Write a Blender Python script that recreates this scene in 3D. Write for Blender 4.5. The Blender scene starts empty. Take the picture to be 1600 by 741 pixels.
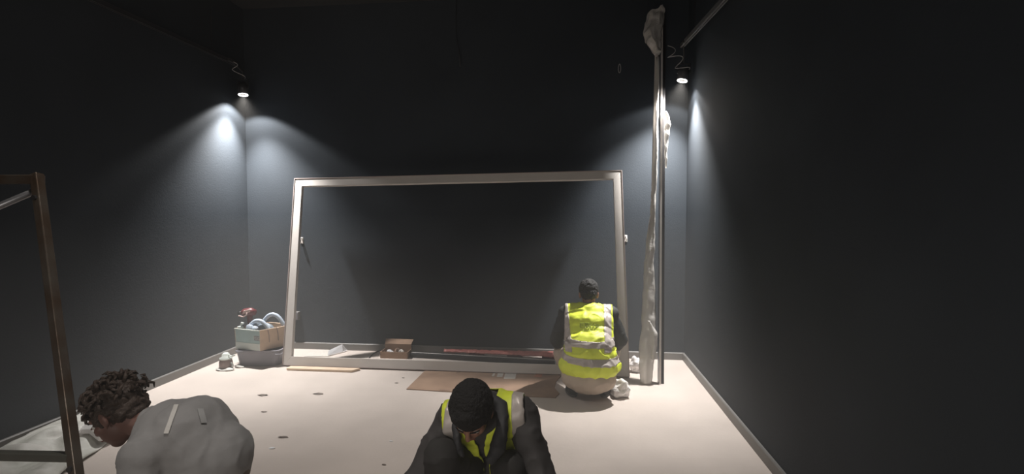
import bpy, bmesh, math, random
from mathutils import Vector, Matrix, noise
random.seed(7)
S = bpy.context.scene
COL = S.collection
PI = math.pi
V = Vector

# ------------------------------------------------------------------ camera
CAM = V((0, 0, 1.5)); YAW = math.atan(86/800); PITCH = math.atan(35.5/800)
cd = bpy.data.cameras.new('camera'); cam = bpy.data.objects.new('camera', cd); COL.objects.link(cam)
cam.location = CAM; cam.rotation_euler = (PI/2-PITCH, 0, YAW)
cd.sensor_width = 36; cd.lens = 36*800/1600; cd.clip_start = .02
S.camera = cam
# ------------------------------------------------------------------ world, haze, exposure
W = bpy.data.worlds.new('world'); S.world = W; W.use_nodes = True
wn = W.node_tree.nodes; wn['Background'].inputs[0].default_value = (.6, .68, .8, 1); wn['Background'].inputs[1].default_value = 0.0
HAZE = 0.003; HAZE_LOW = 0.10
vs = wn.new('ShaderNodeVolumeScatter'); vs.inputs['Density'].default_value = HAZE; vs.inputs['Anisotropy'].default_value = .35
vs.inputs['Color'].default_value = (.95, .93, .9, 1)
# dust hangs thicker near the floor: density falls off with height
_l = W.node_tree.links; geo = wn.new('ShaderNodeNewGeometry'); sep = wn.new('ShaderNodeSeparateXYZ'); _l.new(geo.outputs['Position'], sep.inputs[0])
mr = wn.new('ShaderNodeMapRange'); mr.inputs['From Min'].default_value = 0; mr.inputs['From Max'].default_value = 1.5; mr.inputs['To Min'].default_value = HAZE_LOW; mr.inputs['To Max'].default_value = HAZE
_l.new(sep.outputs['Z'], mr.inputs['Value']); _l.new(mr.outputs[0], vs.inputs['Density'])
W.node_tree.links.new(vs.outputs[0], wn['World Output'].inputs['Volume'])

S.view_settings.view_transform = 'Standard'; S.view_settings.look = 'None'; S.view_settings.gamma = 1
S.view_settings.use_curve_mapping = False; S.view_settings.exposure = 0.0
# power of each track spot: a tight beam and the wide spill of its reflector
P_BEAM, P_WIDE, P_DOWN = 730, 24, 165
FILL = 20
# soft area fill added behind the camera; the room has no such opening
ld = bpy.data.lights.new('added_fill_light', 'AREA'); ld.shape = 'RECTANGLE'; ld.size = 2.2; ld.size_y = 1.7; ld.spread = math.radians(110); ld.energy = FILL; ld.color = (1, .93, .85)
lo = bpy.data.objects.new('added_fill_light', ld); COL.objects.link(lo); lo.location = (-1.1, -2.2, 1.2); lo.rotation_euler = (math.radians(80), 0, 0)

# ------------------------------------------------------------------ helpers
def mat(name, col, rough=.6, metal=0, noise_amt=0, nscale=8, col2=None, bump=0, bscale=60, emit=None, estr=0, alpha=1, trans=0, subsurf=0, sheen=0):
    m = bpy.data.materials.new(name); m.use_nodes = True; nt = m.node_tree; n = nt.nodes; b = n['Principled BSDF']
    b.inputs['Base Color'].default_value = (*col, 1); b.inputs['Roughness'].default_value = rough; b.inputs['Metallic'].default_value = metal
    tc = n.new('ShaderNodeTexCoord')
    if col2 or noise_amt:
        t = n.new('ShaderNodeTexNoise'); t.inputs['Scale'].default_value = nscale; t.inputs['Detail'].default_value = 6
        nt.links.new(tc.outputs['Object'], t.inputs['Vector'])
        r = n.new('ShaderNodeValToRGB'); r.color_ramp.elements[0].position = .32; r.color_ramp.elements[1].position = .68
        c2 = col2 or tuple(c*(1-noise_amt) for c in col)
        r.color_ramp.elements[0].color = (*c2, 1); r.color_ramp.elements[1].color = (*col, 1)
        nt.links.new(t.outputs[0], r.inputs[0]); nt.links.new(r.outputs[0], b.inputs['Base Color'])
    if bump:
        t2 = n.new('ShaderNodeTexNoise'); t2.inputs['Scale'].default_value = bscale; t2.inputs['Detail'].default_value = 5
        nt.links.new(tc.outputs['Object'], t2.inputs['Vector'])
        bp = n.new('ShaderNodeBump'); bp.inputs['Strength'].default_value = bump; bp.inputs['Distance'].default_value = .01
        nt.links.new(t2.outputs[0], bp.inputs['Height']); nt.links.new(bp.outputs[0], b.inputs['Normal'])
    if emit: b.inputs['Emission Color'].default_value = (*emit, 1); b.inputs['Emission Strength'].default_value = estr
    if alpha < 1: b.inputs['Alpha'].default_value = alpha
    if trans: b.inputs['Transmission Weight'].default_value = trans
    if sheen: b.inputs['Sheen Weight'].default_value = sheen
    return m

M = {}
M['wall'] = mat('wall_paint', (.041, .049, .059), .75, noise_amt=.16, nscale=1.6, bump=.12, bscale=90)
M['ceiling'] = mat('ceiling_black', (.02, .021, .023), .9)
M['floor'] = mat('concrete_floor', (.62, .54, .485), .82, col2=(.5, .435, .39), nscale=1.3, bump=.12, bscale=35)
M['base'] = mat('baseboard_grey', (.2, .19, .18), .5, noise_amt=.15, nscale=5)
M['alu'] = mat('brushed_aluminium', (.66, .62, .585), .5, metal=.1, noise_amt=.08, nscale=4)
M['alu_edge'] = mat('aluminium_edge', (.5, .42, .4), .4, metal=.4)
M['dark_metal'] = mat('dark_metal', (.06, .058, .06), .35, metal=.6)
M['grey_metal'] = mat('grey_metal', (.22, .22, .23), .35, metal=.7)
M['track'] = mat('track_grey', (.15, .15, .155), .45, metal=.2)
M['rust'] = mat('rusty_painted_steel', (.14, .12, .10), .32, metal=.6, col2=(.09, .055, .035), nscale=9, bump=.15, bscale=40)
M['steel_tube'] = mat('painted_tube', (.10, .10, .085), .4, metal=.3, noise_amt=.3, nscale=10)
M['lamp_body'] = mat('lamp_body_black', (.05, .05, .055), .4, metal=.3)
M['lamp_glow'] = mat('lamp_glow', (1, 1, 1), .3, emit=(1, .98, .94), estr=7)
M['lamp_core'] = mat('lamp_reflector', (.7, .7, .7), .15, metal=.9, emit=(1, .96, .9), estr=.6)
M['cable'] = mat('cable_grey', (.35, .34, .33), .5)
M['film'] = mat('plastic_film', (.72, .69, .65), .22, alpha=.72, noise_amt=.1, nscale=10, bump=.5, bscale=18)
M['sheet'] = mat('plastic_sheet', (.60, .58, .54), .6, col2=(.42, .42, .37), nscale=5, bump=.6, bscale=14)
M['bag'] = mat('white_plastic_bag', (.82, .79, .77), .35, bump=.5, bscale=25)
M['cardboard'] = mat('cardboard', (.36, .235, .16), .85, col2=(.27, .17, .115), nscale=5, bump=.1, bscale=80)
M['card_stain'] = mat('cardboard_stain', (.22, .14, .10), .85)
M['paper'] = mat('white_paper', (.8, .8, .82), .7)
M['label'] = mat('paper_label', (.62, .58, .53), .7, noise_amt=.25, nscale=60)
M['wood'] = mat('pale_wood', (.72, .55, .40), .6, noise_amt=.2, nscale=8)
M['box_teal'] = mat('box_teal_card', (.36, .48, .48), .6, noise_amt=.1, nscale=12)
M['box_pale'] = mat('box_pale_stripe', (.58, .62, .58), .6)
M['box_tan'] = mat('box_tan_card', (.60, .45, .33), .75, noise_amt=.15, nscale=14)
M['tub'] = mat('grey_tub_plastic', (.22, .21, .235), .45, noise_amt=.1)
M['hose'] = mat('blue_grey_hose', (.42, .48, .56), .35)
M['hose_dark'] = mat('dark_hose', (.14, .17, .20), .45)
M['red'] = mat('red_tool_plastic', (.12, .02, .024), .4)
M['red_pale'] = mat('tool_pale_panel', (.62, .45, .42), .4)
M['black'] = mat('black_plastic', (.025, .025, .027), .4)
M['blackcloth'] = mat('black_bundle', (.03, .03, .033), .7, bump=.3, bscale=30)
M['pink'] = mat('pink_bubble_film', (.62, .24, .20), .3, col2=(.45, .14, .13), nscale=14, bump=.8, bscale=55)
M['brownjar'] = mat('brown_plastic', (.30, .22, .20), .4, noise_amt=.2, nscale=30)
M['dirt'] = mat('dirt', (.16, .13, .11), .9)
# people
M['skin'] = mat('skin', (.34, .17, .115), .5, noise_amt=.12, nscale=14)
M['skin_red'] = mat('skin_ruddy', (.19, .095, .075), .5, noise_amt=.15, nscale=14)
M['hair'] = mat('black_hair', (.006, .005, .005), .8, bump=.9, bscale=120)
M['hair_brown'] = mat('brown_black_hair', (.045, .028, .02), .6, bump=.9, bscale=80)
M['vest'] = mat('hi_vis_yellow', (.84, .95, .07), .55, noise_amt=.10, nscale=6, bump=.35, bscale=16)
M['band'] = mat('reflective_grey', (.56, .50, .46), .4, metal=.1, noise_amt=.12, nscale=30)
M['vest_trim'] = mat('vest_edge_trim', (.75, .74, .55), .5)
M['jacket'] = mat('dark_jacket', (.020, .022, .021), .75, noise_amt=.2, nscale=7, bump=.4, bscale=14)
M['jacket_grey'] = mat('charcoal_jacket', (.06, .055, .055), .75, noise_amt=.3, nscale=7, bump=.4, bscale=14)
M['camo'] = mat('camouflage_cuff', (.26, .23, .17), .8, col2=(.06, .07, .045), nscale=28)
M['shirt'] = mat('glare_veiled_shirt', (.30, .295, .295), .85, noise_amt=.15, nscale=7, bump=.5, bscale=12)  # even grey, lightened to carry the glare veil over a darker shirt
M['stripe'] = mat('pale_stripe', (.62, .60, .57), .8)
M['khaki'] = mat('khaki_trousers', (.20, .155, .12), .85, noise_amt=.2, nscale=8, bump=.3, bscale=20)
M['beige'] = mat('beige_trousers', (.55, .45, .36), .85, noise_amt=.15, nscale=8, bump=.3, bscale=20)
M['charcoal'] = mat('charcoal_trousers', (.035, .033, .032), .85, noise_amt=.3, nscale=8, bump=.3, bscale=20)
M['shoe'] = mat('black_shoe', (.03, .028, .028), .5)
M['sole'] = mat('shoe_sole', (.10, .095, .09), .7)
M['eye'] = mat('eye_white', (.6, .58, .55), .2)
M['iris'] = mat('dark_iris', (.02, .012, .008), .2)
M['lip'] = mat('lip', (.28, .10, .08), .5)

def ray(u, v):
    x = (u-800)/800; y = -(v-370.5)/800
    R = cam.rotation_euler.to_matrix()
    return R @ V((x, y, -1))
def P(u, v, x=None, y=None, z=None):       # a measured point of the photograph, resolved on one world plane
    d = ray(u, v)
    if x is not None: return CAM + d*((x-CAM.x)/d.x)
    if y is not None: return CAM + d*((y-CAM.y)/d.y)
    return CAM + d*((z-CAM.z)/d.z)

def woff(o):
    t = V((0, 0, 0))
    while o: t += o.location; o = o.parent
    return t
def tag(o, label=None, cat=None, group=None, kind=None):
    if label: o['label'] = label
    if cat: o['category'] = cat
    if group: o['group'] = group
    if kind: o['kind'] = kind
    return o
def thing(name, loc, label, cat, group=None):
    o = bpy.data.objects.new(name, None); COL.objects.link(o); o.location = loc; o.empty_display_size = .05
    return tag(o, label, cat, group)
class MB:
    def __init__(s): s.bm = bmesh.new(); s.mi = 0; s.mats = []
    def use(s, m):
        if m not in s.mats: s.mats.append(m)
        s.mi = s.mats.index(m); return s
    def face(s, vs):
        try: f = s.bm.faces.new(vs); f.material_index = s.mi; return f
        except ValueError: return None
    def verts(s, pts): return [s.bm.verts.new(p) for p in pts]
    def hexa(s, p):       # 8 points: bottom 4 (ccw), top 4
        v = s.verts(p)
        for q in ((3,2,1,0),(4,5,6,7),(0,1,5,4),(1,2,6,5),(2,3,7,6),(3,0,4,7)): s.face([v[i] for i in q])
        return s
    def box(s, c, d, rot=None):
        c = V(c); pts = []
        for z in (-1, 1):
            for x, y in ((-1,-1),(1,-1),(1,1),(-1,1)):
                q = V((x*d[0]/2, y*d[1]/2, z*d[2]/2))
                if rot: q = rot @ q
                pts.append(c+q)
        return s.hexa(pts)
    def bar(s, a, b, w, h, up=(0,0,1), roll=0):
        a, b = V(a), V(b); d = (b-a).normalized(); u = V(up)
        if abs(d.dot(u)) > .98: u = V((0,1,0))
        x = d.cross(u).normalized(); y = x.cross(d).normalized()
        if roll: x, y = x*math.cos(roll)+y*math.sin(roll), y*math.cos(roll)-x*math.sin(roll)
        pts = [p + x*sx*w/2 + y*sy*h/2 for p in (a, b) for sx, sy in ((-1,-1),(1,-1),(1,1),(-1,1))]
        return s.hexa(pts)
    def rings(s, rings, cap=True, closed=False):
        R = [s.verts(r) for r in rings]; n = len(R[0])
        pairs = list(zip(R[:-1], R[1:])) + ([(R[-1], R[0])] if closed else [])
        for a, b in pairs:
            for i in range(n): s.face([a[i], a[(i+1) % n], b[(i+1) % n], b[i]])
        if cap and not closed: s.face(R[0][::-1]); s.face(R[-1])
        return s
    def tube(s, pts, r, n=8, cap=True):
        pts = [V(p) for p in pts]; rr = r if isinstance(r, (list, tuple)) else [r]*len(pts); out = []; px = None
        for i, p in enumerate(pts):
            d = (pts[min(i+1, len(pts)-1)]-pts[max(i-1, 0)]).normalized()
            if px is None: px = d.orthogonal().normalized()
            px = (px - d*px.dot(d))
            px = px.normalized() if px.length > 1e-6 else d.orthogonal().normalized()
            py = d.cross(px)
            out.append([p + (px*math.cos(2*PI*k/n)+py*math.sin(2*PI*k/n))*rr[i] for k in range(n)])
        return s.rings(out, cap)
    def cyl(s, a, b, r0, r1=None, n=20): return s.tube([a, b], [r0, r0 if r1 is None else r1], n)
    def lathe(s, c, prof, n=24, axis=None, cap=True):     # prof: (radius, height along axis)
        c = V(c); ax = V(axis or (0,0,1)).normalized(); x = ax.orthogonal().normalized(); y = ax.cross(x)
        return s.rings([[c + ax*h + (x*math.cos(2*PI*k/n)+y*math.sin(2*PI*k/n))*r for k in range(n)] for r, h in prof], cap)
    def ell(s, c, r, rot=None, nu=14, nv=9):
        c = V(c); top = []
        rings = []
        for j in range(1, nv):
            ph = PI*j/nv - PI/2
            ring = []
            for k in range(nu):
                q = V((r[0]*math.cos(ph)*math.cos(2*PI*k/nu), r[1]*math.cos(ph)*math.sin(2*PI*k/nu), r[2]*math.sin(ph)))
                ring.append(c + (rot @ q if rot else q))
            rings.append(s.verts(ring))
        q0 = V((0,0,-r[2])); q1 = V((0,0,r[2]))
        a = s.bm.verts.new(c + (rot @ q0 if rot else q0)); b = s.bm.verts.new(c + (rot @ q1 if rot else q1))
        for k in range(nu):
            s.face([a, rings[0][(k+1) % nu], rings[0][k]]); s.face([b, rings[-1][k], rings[-1][(k+1) % nu]])
        for A, B in zip(rings[:-1], rings[1:]):
            for k in range(nu): s.face([A[k], A[(k+1) % nu], B[(k+1) % nu], B[k]])
        return s
    def cap(s, a, b, ra, rb):
        a, b = V(a), V(b)
        s.tube([a, b], [ra, rb], 14); s.ell(a, (ra,)*3, nu=12, nv=8); s.ell(b, (rb,)*3, nu=12, nv=8); return s
    def build(s, name, m=None, parent=None, smooth=False, bevel=0):
        me = bpy.data.meshes.new(name); off = woff(parent)
        if off.length > 0: bmesh.ops.translate(s.bm, verts=s.bm.verts, vec=-off)
        bmesh.ops.recalc_face_normals(s.bm, faces=s.bm.faces)
        s.bm.to_mesh(me); s.bm.free()
        for mm in ([m] if m else s.mats): me.materials.append(mm)
        if smooth:
            for p in me.polygons: p.use_smooth = True
        o = bpy.data.objects.new(name, me); COL.objects.link(o); o.parent = parent
        if bevel:
            md = o.modifiers.new('bevel', 'BEVEL'); md.width = bevel; md.segments = 2; md.limit_method = 'ANGLE'
        return o
def B(name, c, d, m, parent=None, rot=None, bevel=0): return MB().box(c, d, rot).build(name, m, parent, bevel=bevel)

def crumple(bm, amp, scale, seed=0):
    for v in bm.verts:
        n = noise.noise_vector(v.co*scale + V((seed, seed*1.7, 0)))
        v.co += n*amp

# ------------------------------------------------------------------ setting
XL, XR, YB, ZC, YF = -3.55, 1.205, 5.38, 3.75, -2.3
M['wall'].node_tree.nodes['Principled BSDF'].inputs['Specular IOR Level'].default_value = .2
def slab(name, c, d, m): return tag(B(name, c, d, m), kind='structure')
slab('floor', ((XL+XR)/2, (YF+YB)/2, -.05), (XR-XL+.4, YB-YF+.4, .1), M['floor'])
slab('ceiling', ((XL+XR)/2, (YF+YB)/2, ZC+.05), (XR-XL+.4, YB-YF+.4, .1), M['ceiling'])
slab('wall_back', ((XL+XR)/2, YB+.06, ZC/2), (XR-XL+.24, .12, ZC), M['wall'])
slab('wall_left', (XL-.06, (YF+YB)/2, ZC/2), (.12, YB-YF, ZC), M['wall'])
slab('wall_right', (XR+.06, (YF+YB)/2, ZC/2), (.12, YB-YF, ZC), M['wall'])
slab('wall_front', ((XL+XR)/2, YF-.06, ZC/2), (XR-XL+.24, .12, ZC), M['wall'])
def baseboard(name, a, b, nrm):
    a, b, n = V(a), V(b), V(nrm); h, t = .075, .018
    prof = [(0, .0), (t, 0), (t, h-.006), (t-.006, h), (0, h)]
    m = MB(); m.rings([[p + n*x + V((0,0,z)) for x, z in prof] for p in (a, b)])
    tag(m.build(name, M['base']), kind='structure')
baseboard('baseboard_back', (XL, YB, 0), (XR, YB, 0), (0, -1, 0))
baseboard('baseboard_left', (XL, YF, 0), (XL, YB, 0), (1, 0, 0))
baseboard('baseboard_right', (XR, YF, 0), (XR, YB, 0), (-1, 0, 0))

# ------------------------------------------------------------------ track rails and spotlights
TZ = 3.07
def track(label, a, b, m_='track'):
    a, b = V(a), V(b)
    r = thing('track_rail', a, label, 'track')
    m = MB(); d = (b-a).normalized(); x = d.cross(V((0,0,1))).normalized()
    prof = [(-.018,-.018),(-.006,-.018),(-.006,-.008),(.006,-.008),(.006,-.018),(.018,-.018),(.018,.018),(-.018,.018)]
    m.rings([[p + x*u + V((0,0,w)) for u, w in prof] for p in (a, b)])
    m.build('rail', M[m_], r)
    B('end_cap', a - d*.006, (.036, .012, .036), M['dark_metal'], r)
    L = (b-a).length
    for s in (.35, L*.5, L-.4):
        p = a + d*s
        MB().cyl(p+V((0,0,.018)), V((p.x, p.y, ZC)), .003, n=8).build('suspension_rod', M['dark_metal'], r)
RA = P(1066, 71, z=TZ); RB = P(1131, 0, z=TZ)
LA = P(352, 100, z=TZ)
RA2 = V((1.075, 5.0, TZ)) if False else RA
track('grey lighting track running along the top of the right wall', RA, RA + (RB-RA).normalized()*5.6)
track('dim black lighting track running along the top of the left wall', V((XL+.1, LA.y, TZ)), V((XL+.1, LA.y-5.6, TZ)), 'lamp_body')

def spotlight(label, pos, anchor, aim, curly, wide=1.0, saxis=(0, 0, -1)):
    pos = V(pos); ax = V(aim).normalized()          # ax points out of the mouth
    r = thing('track_spotlight', pos, label, 'spotlight', 'track spotlights in the back corners')
    up = -ax
    # mouth at pos, body behind it
    m = MB(); m.lathe(pos, [(.046, .0), (.05, .0), (.05, .10), (.044, .125), (.02, .135)], 28, up, cap=False)
    m.lathe(pos, [(.046, .0), (.044, .02), (.03, .05)], 28, up, cap=False)
    m.build('lamp_head', M['lamp_body'], r, smooth=True)
    m = MB(); m.lathe(pos, [(.038, .006), (.047, .001), (.047, -.004), (.038, .0)], 32, up, cap=False)
    m.bm.verts.ensure_lookup_table()
    m.build('lens_ring', M['lamp_glow'], r, smooth=True)
    MB().lathe(pos, [(.0345, .004), (.02, .035), (.002, .04)], 24, up, cap=False).build('reflector', M['lamp_core'], r, smooth=True)
    top = pos + up*.09
    m = MB(); side = V((1, 0, 0))
    for sx in (-1, 1):
        m.bar(pos+up*.07+side*sx*.056, pos+up*.07+side*sx*.056+V((0,0,.09)), .008, .02)
    m.bar(pos+up*.07+V((-.06,0,.09)), pos+up*.07+V((.06,0,.09)), .02, .008)
    m.build('yoke', M['lamp_body'], r)
    a = V(anchor); yb = pos+up*.07+V((0,0,.09))
    MB().tube([yb, V((yb.x, yb.y, (yb.z+a.z)/2)), a], .007, 10).build('stem', M['lamp_body'], r, smooth=True)
    B('track_adapter', a, (.034, .11, .03), M['lamp_body'], r, bevel=.003)
    if curly:
        pts = []
        for i in range(44):
            t = i/43
            u = 1036 + 36*min(1, t*1.6); 
            base = P(1040, 75, y=5.03).lerp(P(1068, 112, y=5.06), t)
            pts.append(base + V((.05*math.sin(t*15)+.02, .012*math.cos(t*19), .025*math.cos(t*13))))
        MB().tube(pts, .0035, 6).build('cable', M['cable'], r, smooth=True)
    else:
        pts = [a+V((.0,0,-.01)).lerp(V((0,0,0)), 0)]
        pts = [a.lerp(yb, t)+V((.035*math.sin(t*PI*3), .02*math.sin(t*9), 0)) for t in [i/24 for i in range(25)]]
        MB().tube(pts, .0035, 6).build('cable', M['cable'], r, smooth=True)
    for nm, e, sz, bl, rad in (('lamp_beam', P_BEAM, 88, 1.0, .03), ('lamp_spill', P_WIDE*wide, 122, .22, .03)):
        l = bpy.data.lights.new(nm, 'SPOT'); l.energy = e; l.spot_size = math.radians(sz); l.spot_blend = bl; l.shadow_soft_size = rad; l.color = (1, .97, .935)
        rotq = (ax if nm == 'lamp_beam' else V(saxis)).to_track_quat('-Z', 'Y')
        o = bpy.data.objects.new(nm, l); COL.objects.link(o); o.parent = r; o.location = ax*.012; o.rotation_mode = 'QUATERNION'; o.rotation_quaternion = rotq
PL = P(380, 148, y=5.10); PR = P(1066, 126, y=5.10)
spotlight('lit track spotlight high in the back left corner', PL, (PL.x-.04, LA.y-.1 if LA.y < 5.2 else 5.08, TZ), (.10, -.12, -1), False, 2.2)
spotlight('lit track spotlight in the back right corner beside the tall profiles, trailing a curled cable', PR, (RA.x, RA.y-.06, TZ-.0), (-.21, -.10, -1), True, .62, (-.16, 0, -1))

# unseen ceiling downlight, added to brighten the floor and lift the shadows
dp = V((-1.0, 1.7, ZC))
dl = thing('fill_downlight', dp, 'unseen round ceiling downlight added as fill over the middle of the room', 'downlight')
MB().lathe(dp, [(.075, -.001), (.09, -.003), (.09, -.012), (.075, -.012)], 32, cap=False).build('trim_ring', M['lamp_body'], dl, smooth=True)
MB().lathe(dp, [(.075, -.004), (.001, -.0035)], 32, cap=False).build('diffuser', M['lamp_glow'], dl)
l = bpy.data.lights.new('fill_downlight_lamp', 'SPOT'); l.energy = P_DOWN; l.spot_size = math.radians(105); l.spot_blend = 1; l.shadow_soft_size = .07; l.color = (1, .93, .86)
o = bpy.data.objects.new('fill_downlight_lamp', l); COL.objects.link(o); o.parent = dl; o.location = (0, 0, -.03)

# ------------------------------------------------------------------ big leaning frame
fr = thing('rectangular_frame', (-1.1, 4.76, 0), 'huge empty rectangular aluminium frame leaning against the back wall', 'frame')
BL, BR = P(441, 571, z=.012), P(984, 589, z=.012); BR.y = BL.y = (BL.y+BR.y)/2
TL, TR = P(460, 279, y=5.2), P(972, 266, y=5.2)
nrm = (BR-BL).cross(TL-BL).normalized()          # towards the room
if nrm.y > 0: nrm = -nrm
fw, ft = .088, .045
C4 = [BL, BR, TR, TL]
def inner(i):
    p = C4[i]; a = (C4[(i+1) % 4]-p).normalized(); b = (C4[(i-1) % 4]-p).normalized()
    return p + (a+b)*fw
IN = [inner(i) for i in range(4)]
for i, nm in enumerate(('bottom_rail', 'side_rail', 'top_rail', 'side_rail')):
    j = (i+1) % 4; m = MB()
    a, b, c, d = C4[i], C4[j], IN[j], IN[i]
    m.hexa([a, b, c, d] if False else [a-nrm*ft, b-nrm*ft, c-nrm*ft, d-nrm*ft, a, b, c, d])
    o = m.build(nm, M['alu'], fr, bevel=.002)
    # thin raised lip along the outer edge
    e = MB(); w = (d-a)*.07; w2 = (c-b)*.07
    e.hexa([a, b, b+w2, a+w, a+nrm*.006, b+nrm*.006, b+w2+nrm*.006, a+w+nrm*.006])
    e.build('edge_lip', M['alu_edge'], o)
for u, v, lab in ((471, 376, 'small metal wall hook just inside the left side of the big frame'), (978, 373, 'small metal wall hook just outside the right side of the big frame')):
    c = P(u, v, y=YB-.012)
    h = thing('wall_hook', V((c.x, YB, c.z)), lab, 'hook', 'wall hooks behind the big frame')
    B('plate', (c.x, YB-.003, c.z), (.03, .006, .07), M['alu'], h, bevel=.002)
    MB().tube([c+V((0,.008,.028)), c+V((0,-.02,.024)), c+V((.006,-.028,0)), c+V((0,-.02,-.024)), c+V((0,.008,-.028))], .005, 8).build('hook', M['alu'], h, smooth=True)

# ------------------------------------------------------------------ tall profiles leaning in the right corner
b0, t0 = P(1033, 600, z=.0), P(1036, 13, y=5.32)
pf = thing('metal_profile', b0, 'tall dark metal profile leaning in the right corner, rising above the lamp', 'profile')
d = (t0-b0).normalized(); x = V((1,0,0)); y = d.cross(x).normalized()
def prof(name, a, b, pts2, m, par, x=x, y=y):
    mb = MB(); mb.rings([[p + x*u + y*w for u, w in pts2] for p in (a, b)]); return mb.build(name, m, par)
prof('flange', b0, t0, [(-.024,-.003),(.024,-.003),(.024,.003),(-.024,.003)], M['dark_metal'], pf)
prof('web', b0-x*.022, t0-x*.022, [(-.004,-.035),(.002,-.035),(.002,.035),(-.004,.035)], M['grey_metal'], pf)
prof('lip', b0-x*.012, t0-x*.012, [(-.012,-.036),(.006,-.036),(.006,-.031),(-.012,-.031)], M['alu'], pf)
b1, t1 = P(1012, 600, z=.0), P(1027, 22, y=5.25)
wp = thing('wrapped_profile', b1, 'tall pale profile wrapped in crumpled plastic film, leaning beside the dark profile', 'profile')
d1 = (t1-b1).normalized(); y1 = d1.cross(x).normalized()
prof('core_bar', b1, t1, [(-.012,-.012),(.012,-.012),(.012,.012),(-.012,.012)], M['alu'], wp, x, y1)
def film(name, secs, par, dep=.03, seed=1, amp=.012, n=16, yof=None, sub=6):
    # secs: (v, uL, uR); crumpled flattened sleeve around the bar
    mb = MB(); rings = []
    for (v0, l0, r0), (v1, l1, r1) in zip(secs[:-1], secs[1:]):
        for k in range(sub):
            t = k/sub; rings.append((v0+(v1-v0)*t, l0+(l1-l0)*t, r0+(r1-r0)*t))
    rings.append(secs[-1]); out = []
    for v, l, r in rings:
        # depth along the leaning bar for this image height
        t = 0
        for _ in range(12):
            yy = b1.y + (t1.y-b1.y)*t; q = P((l+r)/2, v, y=yy); t = max(0, min(1, (q.z-b1.z)/(t1.z-b1.z)))
        yy = b1.y + (t1.y-b1.y)*t
        A, Bp = P(l, v, y=yy), P(r, v, y=yy); c = (A+Bp)/2; hw = (Bp-A).length/2
        if c.z < .012: c.z = .012
        ring = []
        for k in range(n):
            a = 2*PI*k/n; f = 1+.16*noise.noise(V((math.cos(a)*1.4+seed, math.sin(a)*1.4, c.z*7)))
            ring.append(c + V((hw*math.cos(a)*f, dep*math.sin(a)*f*(.5+.9*abs(noise.noise(V((seed, c.z*3, a))))+.3), 0)))
        out.append(ring)
    mb.rings(out); crumple(mb.bm, amp, 14, seed)
    for v in mb.bm.verts: v.co.z = max(v.co.z, .004); v.co.y = min(v.co.y, YB-.01)
    return mb.build(name, M['film'], par, smooth=(name != 'bunched_film'))
film('plastic_film', [(598,999,1019),(570,998,1021),(545,999,1027),(520,1001,1026),(490,1003,1024),(450,1004,1023),(410,1006,1022),(370,1011,1023),(330,1016,1024),(280,1018,1027),(230,1020,1028),(180,1021,1029),(130,1024,1030),(90,1024,1031)], wp, .034, 3, .008)
film('bunched_film', [(84,1022,1032),(76,1016,1033),(64,1008,1034),(50,1005,1036),(34,1007,1037),(22,1011,1037),(14,1022,1037),(11,1030,1036)], wp, .07, 8, .022)
film('torn_film_flap', [(262,1039,1041),(240,1038,1042),(215,1038,1045),(195,1038,1048),(182,1038,1046),(174,1037,1041)], wp, .012, 12, .008)
film('folded_film_end', [(560,1016,1022),(540,1015,1027),(520,1013,1027),(510,1011,1022),(500,1010,1015)], wp, .045, 15, .006)

# ------------------------------------------------------------------ scaffold trestle at the left
st_top, st_mid = P(57, 272, y=1.7), P(119, 741, y=1.5)
dd = (st_top-st_mid)/(st_top.z-st_mid.z); st_bot = st_mid - dd*st_mid.z
off2 = V((-.95, -.06, 0))
sc = thing('scaffold_frame', st_bot, 'rusty steel scaffold frame leaning at the left edge of the room', 'scaffold')
def square_tube(a, b, w, name, m, par): return MB().bar(a, b, w, w, up=(0,1,0)).build(name, m, par, bevel=w*.12)
for o2 in (V((0,0,0)), off2):
    p = square_tube(st_bot+o2+V((0,0,.01)), st_top+o2, .031, 'post', M['rust'], sc)
    B('foot_cap', st_bot+o2+V((0,0,.012)), (.062, .062, .024), M['black'], p, bevel=.003)
square_tube(st_top+V((.02,0,-.02)), st_top+off2+V((-.02,0,-.02)), .034, 'top_rail', M['rust'], sc)
lw = P(105, 709, y=1.53); lw = st_bot + dd*lw.z
square_tube(lw, lw+off2, .028, 'rung', M['steel_tube'], sc)
mh = st_bot + dd*1.12
bA = st_bot + dd*1.58
MB().tube([bA+V((-.03,0,0)), bA+off2*.35+V((0,0,-.12)), st_bot+dd*1.15+off2], .012, 10).build('brace', M['grey_metal'], sc, smooth=True)
for z, in ((1.56,), (.66,)):
    c = st_bot+dd*z
    MB().cyl(c+V((.0,-.024,0)), c+V((.0,-.012,0)), .010, n=6).build('bolt', M['dark_metal'], sc)

# ------------------------------------------------------------------ crate corner
def hexbox_open(name, p, z0, z1, t, mats, par, taper=0):
    pass
tubc = V((-3.05, 4.83, 0))
tb = thing('grey_tub', tubc, 'low dark grey plastic tub on the floor under the teal box', 'tub')
def rrect(c, hx, hy, z, r, ang=0, n=4):
    out = []
    for sx, sy, a0 in ((1,1,0),(-1,1,PI/2),(-1,-1,PI),(1,-1,3*PI/2)):
        for k in range(n+1):
            a = a0+PI/2*k/n
            q = V((sx*(hx-r)+r*math.cos(a), sy*(hy-r)+r*math.sin(a), 0)); q.rotate(Matrix.Rotation(ang, 3, 'Z'))
            out.append(V((c[0]+q.x, c[1]+q.y, z)))
    return out
ta = math.radians(8)
m = MB(); m.rings([rrect(tubc, .195, .125, .0, .05, ta), rrect(tubc, .215, .14, .135, .05, ta), rrect(tubc, .225, .15, .14, .05, ta), rrect(tubc, .225, .15, .157, .05, ta), rrect(tubc, .205, .13, .157, .05, ta), rrect(tubc, .19, .12, .012, .05, ta)])
m.build('tub_body', M['tub'], tb, smooth=False, bevel=.003)
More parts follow.
